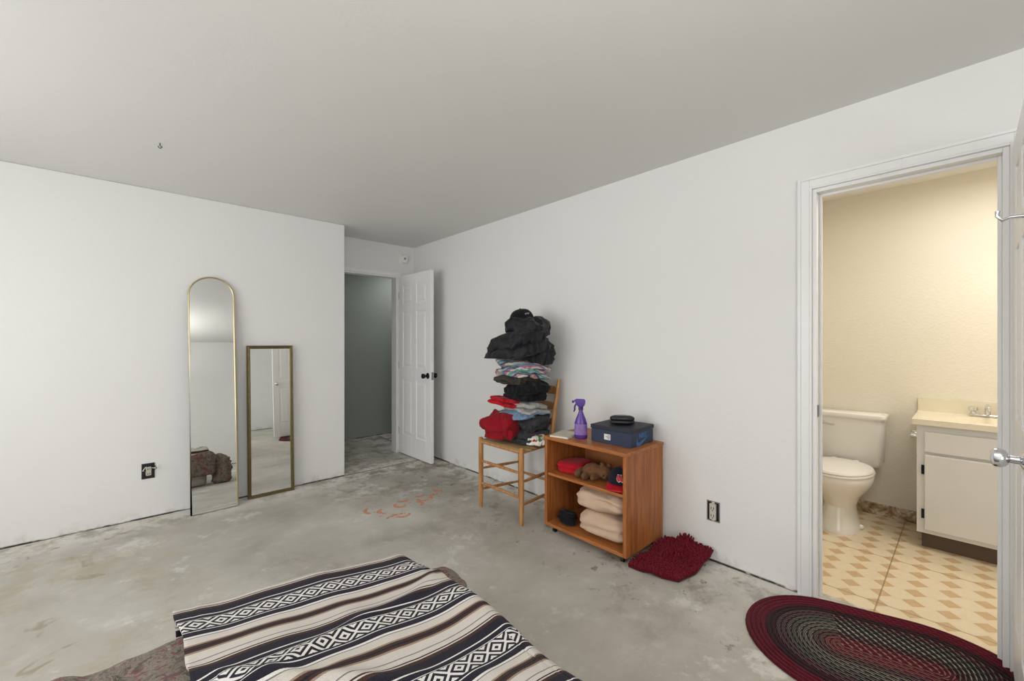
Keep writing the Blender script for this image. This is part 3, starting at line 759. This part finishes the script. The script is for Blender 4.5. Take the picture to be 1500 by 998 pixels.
pile('sweater','pastel striped knit sweater folded in the clothes pile',M_plaid,0.03,0.0,SZ+0.490,(0.31,0.37,0.115),3,0.0,10,0.014,droop=0.02,slope=-0.10)
pile('vest','black nylon vest draped over the clothes pile',M_blk2,0.11,0.0,SZ+0.60,(0.24,0.26,0.15),1,0.3,12,0.024,rib=60,droop=0.05)
pile('puffer_jacket','black quilted puffer jacket on top of the clothes pile',M_blk2,-0.01,-0.02,SZ+0.645,(0.34,0.46,0.175),2,0.05,11,0.024,rib=85,droop=0.02,slope=0.22)
pile('hooded_jacket','black hooded jacket bunched at the top of the pile',M_blk2,0.06,0.0,SZ+0.80,(0.27,0.30,0.12),1,0.5,13,0.022,rib=60,droop=0.03)

def cap(name,label,loc,rotz,tilt,crown,brim,emblem,group=None,ts=1.0):
    e=thing(name,label,'cap',loc,(tilt[0],tilt[1],rotz),group)
    rx,ry,rz=0.095,0.084,0.092
    def surf(th,ph,k=1.0):
        return Vector((rx*k*math.cos(ph)**0.75*math.cos(th),ry*k*math.cos(ph)**0.75*math.sin(th),rz*k*math.sin(ph)))
    m=M(); n=48; rings=[]
    for j in range(13):
        ph=(PI/2-0.02)*j/12; ring=[]
        for i in range(n):
            th=2*PI*i/n; seam=1-0.012*max(0,1-abs(((i%8)/8.0)-0.0)*8) 
            ring.append(surf(th,ph,seam))
        rings.append(ring)
    m.loft(rings); m.make('crown',crown,parent=e,angle=60)
    m=M()
    def br(u,vv):
        th=(u-0.5)*2.3; p=surf(th,0.02,0.99); L=0.072*math.cos((u-0.5)*2.6)**0.6 if abs((u-0.5)*2.6)<PI/2 else 0
        return Vector((p.x+vv*L,p.y*(1+0.05*vv),0.006-0.9*abs(p.y)**1.9*vv*3.0-0.01*vv))
    m.grid(br,24,6); o=m.make('brim',brim,parent=e,recalc=False); s=o.modifiers.new('solid','SOLIDIFY'); s.thickness=0.004
    M().ell((0,0,rz),(0.008,0.008,0.005),nu=12,nv=6).make('button',brim,parent=e)
    def patch(poly,mat,k,nm,th0=0.0):
        m=M(); vs=[surf(th0+p[0]/rx,0.55+p[1]/rz,k) for p in poly]; m.add(vs,[tuple(range(len(vs)))]); m.make(nm,mat,parent=e,smooth=False,recalc=False)
    emblem(patch)
    return e
sock=[(-0.006,0.02),(0.007,0.02),(0.008,0.0),(0.016,-0.008),(0.017,-0.016),(0.010,-0.021),(-0.002,-0.014),(-0.007,-0.004)]
def em_socks(patch):
    for dx,sx in ((-0.010,1),(0.012,1)):
        patch([((x*1.2*sx+dx),y*1.15) for x,y in sock],M_whiteink,1.03,'emblem')
        patch([((x*sx+dx),y*0.98) for x,y in sock],M_redink,1.045,'emblem')
def em_bar(patch):
    for k in range(4):
        x=-0.018+k*0.011
        patch([(x,-0.006),(x+0.002,-0.006),(x+0.002,0.006),(x,0.006)],M_whiteink,1.03,'emblem',-1.2)
        patch([(x+0.002,0.003),(x+0.008,0.003),(x+0.008,0.006),(x+0.002,0.006)],M_whiteink,1.03,'emblem',-1.2)
x_,y_=at(0.02,0.0)
cap('baseball_cap','black baseball cap with small white lettering atop clothes',(x_+0.0,y_-0.0,SZ+0.910),-0.55,(0.05,-0.18),M_blk,M_blk,em_bar)
cap('baseball_cap','dark cap with red brim and red socks emblem',(2.20,1.410,0.426),PI+0.35,(0,0),M_navy,M_redink,em_socks)

garment('folded_shirt','bright red folded garment on the cabinet shelf','clothes',M_red,(2.24,1.80,0.404),(0.22,0.19,0.07),3,0.1,21,0.010)
garment('folded_shirt','crimson folded garment beneath the cap on the shelf','clothes',M_red2,(2.21,1.41,0.4035),(0.22,0.15,0.02),1,0.1,22,0.003)
garment('rolled_blanket','thick tan fleece blanket folded on the cabinet bottom','blanket',M_tan,(2.26,1.505,0.0745),(0.36,0.33,0.155),2,0.0,23,0.012,'tan blankets in the cabinet',e1=0.7,e2=0.4)
garment('rolled_blanket','tan fleece blanket folded on top of another','blanket',M_tan,(2.265,1.525,0.228),(0.35,0.36,0.14),2,-0.02,24,0.014,'tan blankets in the cabinet',e1=0.75,e2=0.4)
garment('pouch','crumpled black fabric pouch on the cabinet bottom','bag',M_blk,(2.16,1.80,0.0745),(0.13,0.14,0.08),2,0.3,25,0.018)
def plush():
    m=M()
    m.ell((0,0,0.05),(0.05,0.07,0.048)); m.ell((-0.01,-0.085,0.055),(0.042,0.042,0.04)); m.ell((-0.04,-0.095,0.045),(0.022,0.02,0.018))
    m.ell((-0.05,0.03,0.028),(0.05,0.022,0.024)); m.ell((-0.045,-0.03,0.028),(0.05,0.02,0.022)); m.ell((-0.03,0.085,0.03),(0.055,0.025,0.026)); m.ell((0.03,0.08,0.03),(0.045,0.024,0.026))
    m.ell((0.015,-0.10,0.095),(0.012,0.016,0.016),nu=12,nv=8); m.ell((-0.0,-0.06,0.098),(0.012,0.016,0.016),nu=12,nv=8)
    for i,p in enumerate(m.v):
        m.v[i]=p+Vector((noise.noise(p*60),noise.noise(p*60+Vector((5,5,5))),noise.noise(p*60+Vector((9,1,4)))))*0.005
    e=thing('plush_toy','brown furry plush toy lying on the cabinet shelf','stuffed toy',(2.19,1.615,0.404),(0,0,0.2))
    o=m.make('body',M_brownfur,parent=e); r=o.modifiers.new('remesh','REMESH'); r.mode='VOXEL'; r.voxel_size=0.004; r.use_smooth_shade=True
    for nm,cn,rd in (('eye',(-0.044,-0.112,0.068),0.004),('eye',(-0.044,-0.078,0.068),0.004),('nose',(-0.062,-0.095,0.05),0.006)):
        M().ell(cn,(rd,rd,rd),nu=10,nv=6).make(nm,M_black,parent=e)
plush()

sb=thing('spray_bottle','purple plastic trigger spray bottle on the cabinet','spray bottle',(2.185,1.712,0.6455),(0,0,0.5))
def ov(z,rx,ry,n=28): return [(rx*math.cos(2*PI*k/n),ry*math.sin(2*PI*k/n),z) for k in range(n)]
M().loft([ov(0,0.027,0.036),ov(0.006,0.031,0.042),ov(0.05,0.031,0.042),ov(0.10,0.030,0.040),ov(0.13,0.024,0.031),ov(0.155,0.017,0.020),ov(0.175,0.0135,0.0135),ov(0.19,0.0135,0.0135)]).make('bottle',M_purple,parent=sb,angle=60)
M().loft([ov(0.025,0.0318,0.0428),ov(0.095,0.0312,0.0412)],cap=False).make('label',M_label,parent=sb)
M().lathe([(0.001,0.186),(0.016,0.186),(0.016,0.205),(0.012,0.209),(0.001,0.209)],20).make('collar',M_purpled,parent=sb)
m=M(); m.loft([[(x,y,z) for x,y,z in ((-0.012,-0.02,0.207),(0.012,-0.02,0.207),(0.012,0.02,0.207),(-0.012,0.02,0.207))],[(-0.012,-0.028,0.225),(0.012,-0.028,0.225),(0.012,0.03,0.225),(-0.012,0.03,0.225)],[(-0.011,-0.03,0.245),(0.011,-0.03,0.245),(0.011,0.045,0.245),(-0.011,0.045,0.245)],[(-0.007,-0.02,0.256),(0.007,-0.02,0.256),(0.007,0.03,0.256),(-0.007,0.03,0.256)]])
m.cyl((0,0.044,0.236),(0,0.058,0.236),0.008,0.009); m.make('spray_head',M_purple,parent=sb,bevel=0.003)
M().tube([(0,0.028,0.226),(0,0.040,0.205),(0,0.040,0.185),(0,0.046,0.17)],[0.005,0.006,0.006,0.004],10).make('trigger',M_purpled,parent=sb)

bk_=thing('booklet','pale paper booklet lying on the cabinet','book',(2.17,1.835,0.6455),(0,0,0.25))
M().box(-0.09,0.09,-0.065,0.065,0.0015,0.010).make('pages',M_paper,parent=bk_)
M().box(-0.092,0.092,-0.067,0.067,0.0102,0.0118).make('cover',M_cover,parent=bk_)
M().box(-0.092,0.092,-0.067,0.067,0.0,0.0014).make('back_cover',M_cover,parent=bk_)

sx=thing('shoe_box','dark blue cardboard shoe box with printed logo on cabinet','shoe box',(2.315,1.485,0.6455),(0,0,0.03))
M().box(-0.135,0.135,-0.14,0.14,0,0.085).make('box',M_boxb,parent=sx,bevel=0.002)
m=M(); m.box(-0.139,0.139,-0.144,0.144,0.0855,0.108); m.make('lid',M_boxd,parent=sx,bevel=0.002)
def swoosh(T,mat,nm,s):
    P0=[(-0.78,0.36),(-0.95,0.12),(-1.0,-0.12),(-0.93,-0.30),(-0.75,-0.38),(-0.5,-0.33),(0.0,-0.14),(0.5,0.08),(1.1,0.36),(0.5,0.20),(0.0,0.07),(-0.4,-0.03),(-0.62,-0.05),(-0.76,0.0),(-0.82,0.12)]
    m=M(); m.add([(x*s,y*s,0) for x,y in P0],[tuple(range(len(P0)))],T=T); m.make(nm,mat,parent=sx,smooth=False,recalc=False)
def text(s,size,mat,parent,loc,rot,nm='lettering',bold=0.0):
    cu=bpy.data.curves.new('t','FONT'); cu.body=s; cu.size=size; cu.align_x='CENTER'; cu.align_y='CENTER'; cu.extrude=0.0003; cu.offset=bold
    to=bpy.data.objects.new('t',cu); COL.objects.link(to); bpy.context.view_layer.update()
    me=bpy.data.meshes.new_from_object(to.evaluated_get(bpy.context.evaluated_depsgraph_get()))
    bpy.data.objects.remove(to); me.materials.clear(); me.materials.append(mat)
    o=bpy.data.objects.new(nm,me); COL.objects.link(o); o.parent=parent; o.location=loc; o.rotation_euler=rot
    return o
RY=Matrix.Rotation(PI/2,4,'X')
swoosh(Matrix.Translation((0.0,-0.1415,0.024))@RY,M_blueink,'logo',0.075)
text('NIKE',0.042,M_blueink,sx,(0.0,-0.1415,0.058),(PI/2,0,0),'lettering',0.0010)
M().box(-0.1358,-0.1350,0.0,0.045,0.025,0.060).make('sticker',M_whiteink,parent=sx)
m=M()
for i in range(4): m.box(-0.1363,-0.1358,0.004,0.018+0.007*(i%3),0.030+i*0.007,0.0325+i*0.007)
m.make('sticker_print',M_black,parent=sx)
gc=thing('eyeglass_case','black glossy eyeglass case resting on the shoe box','glasses case',(2.30,1.475,0.7545),(0,0,-0.9))
m=M(); m.ell((0,0,0.0165),(0.08,0.038,0.0165),0.8,0.75,32,12); m.make('lower_shell',M_black,parent=gc)
m=M(); m.ell((0,0,0.038),(0.076,0.036,0.021),0.8,0.75,32,12); m.make('upper_shell',M_black,parent=gc)
m=M(); m.ell((0.0,0,0.0515),(0.05,0.022,0.009),0.9,0.8,24,8); m.make('gray_highlight',M_steel,parent=gc)  # gray highlight on top of the case, modeled as a steel-colored cap

# ---------------------------------------------------------------- shaggy bath mat
def shag():
    def surf(u,v):
        a=u*2-1; b=v*2-1
        rr=1-0.10*max(0,abs(a)+abs(b)-1.1)
        x=2.285+b*0.19*rr+0.03*a; y=1.145-a*0.145*rr+b*(-0.02)
        z=0.018+0.075*max(0,v-0.55)**1.2*2.0+0.045*max(0,noise.noise(Vector((x*7,y*7,3))))+0.03*math.exp(-((u-0.45)/0.15)**2)*v
        x=min(x,2.485)
        return Vector((x,y,z))
    e=thing('bath_mat','burgundy shaggy chenille bath mat crumpled on the floor','bath mat',(2.285,1.145,0))
    m=M(); m.grid(surf,30,30); 
    for i,p in enumerate(m.v): m.v[i]=p-Vector((2.285,1.145,0))
    o=m.make('backing',M_burgd,parent=e,recalc=False); s=o.modifiers.new('solid','SOLIDIFY'); s.thickness=0.014; s.offset=-1
    m=M(); rnd=random.Random(4)
    nU,nV=38,46
    for i in range(nU):
        for j in range(nV):
            u=(i+rnd.uniform(0,1))/nU; v=(j+rnd.uniform(0,1))/nV
            p=surf(u,v)-Vector((2.285,1.145,0)); d=Vector((rnd.uniform(-.8,.8),rnd.uniform(-.8,.8),1)).normalized(); L=rnd.uniform(0.012,0.020)
            if p.x+2.285+d.x*L>2.50: d.x=-abs(d.x)
            q=p+d*L
            m.tube([p,p+d*L*0.5,p+d*L*0.9,q],[0.0035,0.0052,0.0045,0.0012],5)
    t_=m.make('pile',M_burg,parent=e,angle=80); t_['kind']='stuff'
shag()

# ---------------------------------------------------------------- oval braided rug
def oval_rug():
    A=Vector((2.190,0.355)); B=Vector((2.275,0.08)); R=0.35; NR=18; ppr=5
    dirv=(B-A).normalized(); L=(B-A).length; nrm=Vector((-dirv.y,dirv.x))
    mid=(A+B)/2
    na=28; nl=16
    per=[]
    for k in range(nl): per.append((A+(B-A)*(k/nl),nrm,'s',k/nl*L))
    for k in range(na): 
        a=PI*k/na; per.append((B,nrm*math.cos(a)+dirv*math.sin(a),'a',a))
    for k in range(nl): per.append((B+(A-B)*(k/nl),-nrm,'t',k/nl*L))
    for k in range(na+1):
        a=PI*k/na; per.append((A,-nrm*math.cos(a)-dirv*math.sin(a),'b',a))
    vs=[];uv=[];n=len(per); NS=NR*ppr
    for j in range(NS+1):
        r=R*j/NS; fr=(j%ppr)/ppr; z=0.006+0.006*math.sin(PI*fr)**0.6
        if j==NS: z=0.002
        for (b,nn,kd,q) in per:
            p=b+nn*r-mid
            vs.append((p.x,p.y,z))
            ln={'s':q,'a':L+q*r,'t':L+PI*r+q,'b':2*L+PI*r+q*r}[kd]
            uv.append((ln,min(j/ppr,NR-0.02) if (j%ppr) else j/ppr+ (0.01 if j<NS else -0.02)))
    m=M(); fs=[]
    for j in range(NS):
        for i in range(n-1): fs.append((j*n+i,j*n+i+1,(j+1)*n+i+1,(j+1)*n+i))
    m.add(vs,fs); m.uvs=uv
    o=m.make('braided_rug',M_braid,loc=(mid.x,mid.y,0.001),recalc=False,angle=80)
    tag(o,'oval braided rug in burgundy, black and cream at the bathroom doorway','rug')
    bm=bmesh.new(); bm.from_mesh(o.data)
    if sum(f.normal.z for f in bm.faces)<0: bmesh.ops.reverse_faces(bm,faces=bm.faces)
    bm.to_mesh(o.data); bm.free()
oval_rug()

# ---------------------------------------------------------------- bed
BR=0.812
mt=M(); mt.box(-1.15,BR-0.01,-0.35,1.51,0,0.375)
tag(mt.make('mattress',M_mattress,bevel=0.05,seg=4),'thick low mattress on the floor beneath the covers','bed')
def bend(o,r):
    if o<=0: return 0,0
    if o<r*PI/2: return r*math.sin(o/r), r*(1-math.cos(o/r))
    return r, r+(o-r*PI/2)
def comf(u,v):
    s=-1.32+2.42*u; t=-0.4+2.25*v
    # the corner near the blanket's edge is pulled outward and sags
    cw=math.exp(-((t-1.40)/0.16)**2)
    hx,dx=bend(s-BR+0.02,0.04+0.09*cw); hx2,dx2=bend(-1.13-s,0.05); hy,dy=bend(t-1.53,0.07)
    q=Vector((s*5,t*5,1.0)); n=noise.noise(q)*0.018+noise.noise(q*2.7)*0.012
    left=max(0,min(1,(0.15-s)/0.2))
    n=n*(0.3+1.1*left)
    x=min(s,BR-0.02)+hx if s>-1.13 else -1.13-hx2
    z=0.398+n-max(dx,dx2,dy)
    return Vector((x+0.5*n,min(t,1.53)+hy+n*0.8,max(0.06+0.3*abs(n),z)))
m=M(); m.grid(comf,110,100); cf=m.make('comforter',M_tap,recalc=False,angle=80); s=cf.modifiers.new('solid','SOLIDIFY'); s.thickness=0.012; s.offset=1
tag(cf,'brown floral tapestry comforter covering the mattress','comforter')
def blank(u,v):
    s=0.115+0.96*u; t=-0.30+2.08*v
    hx,dx=bend(s-BR+0.035*max(0,min(1,(t-0.9)/0.6)),0.05); 
    yf=1.575; hy,dy=bend(t-yf,0.06)
    q=Vector((s*4.0,t*4.0,7.0))
    n=noise.noise(q)*0.014+noise.noise(Vector((s*9,t*3,2)))*0.007+0.012*math.exp(-((s*0.8+t-1.35+0.05*noise.noise(q))/0.03)**2)*max(0,1-abs(s-0.3)*2)+0.010*math.exp(-((s*0.35-t+1.05+0.08*noise.noise(q))/0.03)**2)
    x=min(s,BR-0.035*max(0,min(1,(t-0.9)/0.6)))+hx; y=min(t,yf)+hy; z=0.438+n-max(dx,dy)-0.15*min(dx,dy)
    sh=-0.20*max(0,min(1,(t-0.6)/0.8))
    y+=sh*(x-0.45)
    edge=math.sin(t*23)*0.004+math.sin(t*7)*0.008
    x+=edge*(1 if u<0.05 else 0)
    z=max(z,0.03)
    return Vector((x+0.4*n+0.015*math.sin(t*6)*(1 if s>BR else 0),y+0.3*n,z))
m=M(); NU,NV=110,190; m.grid(blank,NU,NV)
m.uvs=[(0.115+0.96*i/NU,1.70-(-0.30+2.08*j/NV)+0.13) for j in range(NV+1) for i in range(NU+1)]
bl=m.make('striped_blanket',M_serape,recalc=False,angle=80); s=bl.modifiers.new('solid','SOLIDIFY'); s.thickness=0.007; s.offset=0
tag(bl,'navy, brown and cream striped woven blanket with diamond bands on bed','blanket')
garment('quilt','brown floral cushion squeezed against the bed corner','quilt',M_tap,(0.955,1.46,0.0),(0.20,0.30,0.33),1,0.1,31,0.02,e1=0.6,e2=0.7)  # comforter corner poking out past the blanket, shaped as a separate lump

# spray paint marks
def stroke(m,pts,w):
    n=len(pts)
    vs=[];
    for i,p in enumerate(pts):
        p=Vector((p[0],p[1],0)); a=Vector((*pts[max(0,i-1)],0)); b=Vector((*pts[min(n-1,i+1)],0)); t=(b-a).normalized(); s=Vector((-t.y,t.x,0))
        ww=w*(0.6+0.5*math.sin(PI*i/(n-1)))*(1+0.5*noise.noise(p*30))
        vs+= [p+s*ww,p-s*ww]
    m.add([(v.x,v.y,0.0008) for v in vs],[(2*i,2*i+1,2*i+3,2*i+2) for i in range(n-1)])
def arc(cx,cy,r,a0,a1,n=12,ry=None): return [(cx+r*math.cos(math.radians(a0+(a1-a0)*k/n)),cy+(ry or r)*math.sin(math.radians(a0+(a1-a0)*k/n))) for k in range(n+1)]
m=M()
ox,oy=1.60,2.97
rs=random.Random(11)
for pts in (arc(-0.24,0.07,0.045,90,230,ry=0.06),arc(-0.16,0.0,0.05,100,250),arc(-0.15,-0.15,0.08,20,160,ry=0.03),arc(-0.10,-0.14,0.05,190,340),arc(-0.02,0.03,0.045,120,300),arc(0.04,0.11,0.05,170,320,ry=0.03),arc(0.07,-0.04,0.05,-70,60),arc(0.17,0.02,0.04,140,330),arc(0.19,0.12,0.05,200,330,ry=0.03),arc(0.28,0.0,0.05,40,200),arc(0.34,0.07,0.04,-60,120)):
    stroke(m,pts,0.015)
for k in range(16):
    x=rs.uniform(-0.28,0.36); y=rs.uniform(-0.17,0.15); a=rs.uniform(0,PI); l=rs.uniform(0.008,0.025)
    stroke(m,[(x,y),(x+l*0.5*math.cos(a),y+l*0.5*math.sin(a)),(x+l*math.cos(a),y+l*math.sin(a))],0.008)
sp=m.make('spray_paint_mark',M_spray,loc=(ox,oy,0.0),smooth=False,recalc=False)
tag(sp,'orange spray paint scribbles on the concrete floor','paint mark',kind='stuff')

def cur(u,v):
    return Vector((u*0.22,0.025*math.sin(u*PI*7),v*2.1))
m=M(); m.grid(cur,60,8); o=m.make('curtain',M_blk,loc=(0.62,YS+0.06,0.08),recalc=False); s=o.modifiers.new('solid','SOLIDIFY'); s.thickness=0.004
tag(o,'black gathered curtain hanging on the window wall','curtain')
o2=M().cyl((-1.4,0,0),(1.1,0,0),0.01).cyl((-1.3,0,0),(-1.3,-0.06,0),0.008).cyl((1.08,0,0),(1.08,-0.06,0),0.008).make('curtain_rod',M_blackmetal,loc=(0,YS+0.06,2.185)); tag(o2,'thin black curtain rod on the wall','curtain rod')

# ---------------------------------------------------------------- lights
def area(name,loc,rot,sx_,sy_,W,col=(1,1,1)):
    l=bpy.data.lights.new(name,'AREA'); l.shape='RECTANGLE'; l.size=sx_; l.size_y=sy_; l.energy=W; l.color=col
    o=bpy.data.objects.new(name,l); COL.objects.link(o); o.location=loc; o.rotation_euler=rot; return o
area('window_light',(XW-0.11,(wy0+wy1)/2,(wz0+wz1)/2),(0,-PI/2,0),1.5,2.35,38,(1.0,0.992,0.98))
area('window_light_south',((sx0+sx1)/2,YS-0.11,(wz0+wz1)/2),(PI/2,0,0),1.55,1.5,34,(1.0,0.992,0.98))
area('bounce_fill',(-0.1,-0.4,1.7),(PI,0,0),1.2,1.2,37,(1,0.99,0.975))  # added upward fill for even brightness, bounced off the ceiling
area('hall_fill',(2.9,5.0,2.3),(0,0,0),0.4,0.4,5.0,(1,1,1))  # weak fill added to lift the closed hall, no fixture
area('bathroom_light',(3.9,-0.55,2.05),(0,math.radians(50),0),0.15,0.6,7,(1.0,0.88,0.70))
area('bathroom_overhead_fill',(3.3,-0.2,2.33),(0,0,0),0.5,0.5,12,(1.0,0.97,0.93))  # unseen overhead fill that brightens the bathroom walls, no fixture
w=bpy.data.worlds.new('World'); scene.world=w; w.use_nodes=True
w.node_tree.nodes['Background'].inputs[0].default_value=(0.97,0.98,1,1); w.node_tree.nodes['Background'].inputs[1].default_value=1.0

cam=bpy.data.cameras.new('Camera'); cam.sensor_width=36; cam.lens=36*614/1500; cam.shift_y=0.002; cam.clip_start=0.02
co=bpy.data.objects.new('Camera',cam); COL.objects.link(co); co.location=(0,0,1.27); co.rotation_euler=(PI/2,0,math.radians(-42.6)); scene.camera=co
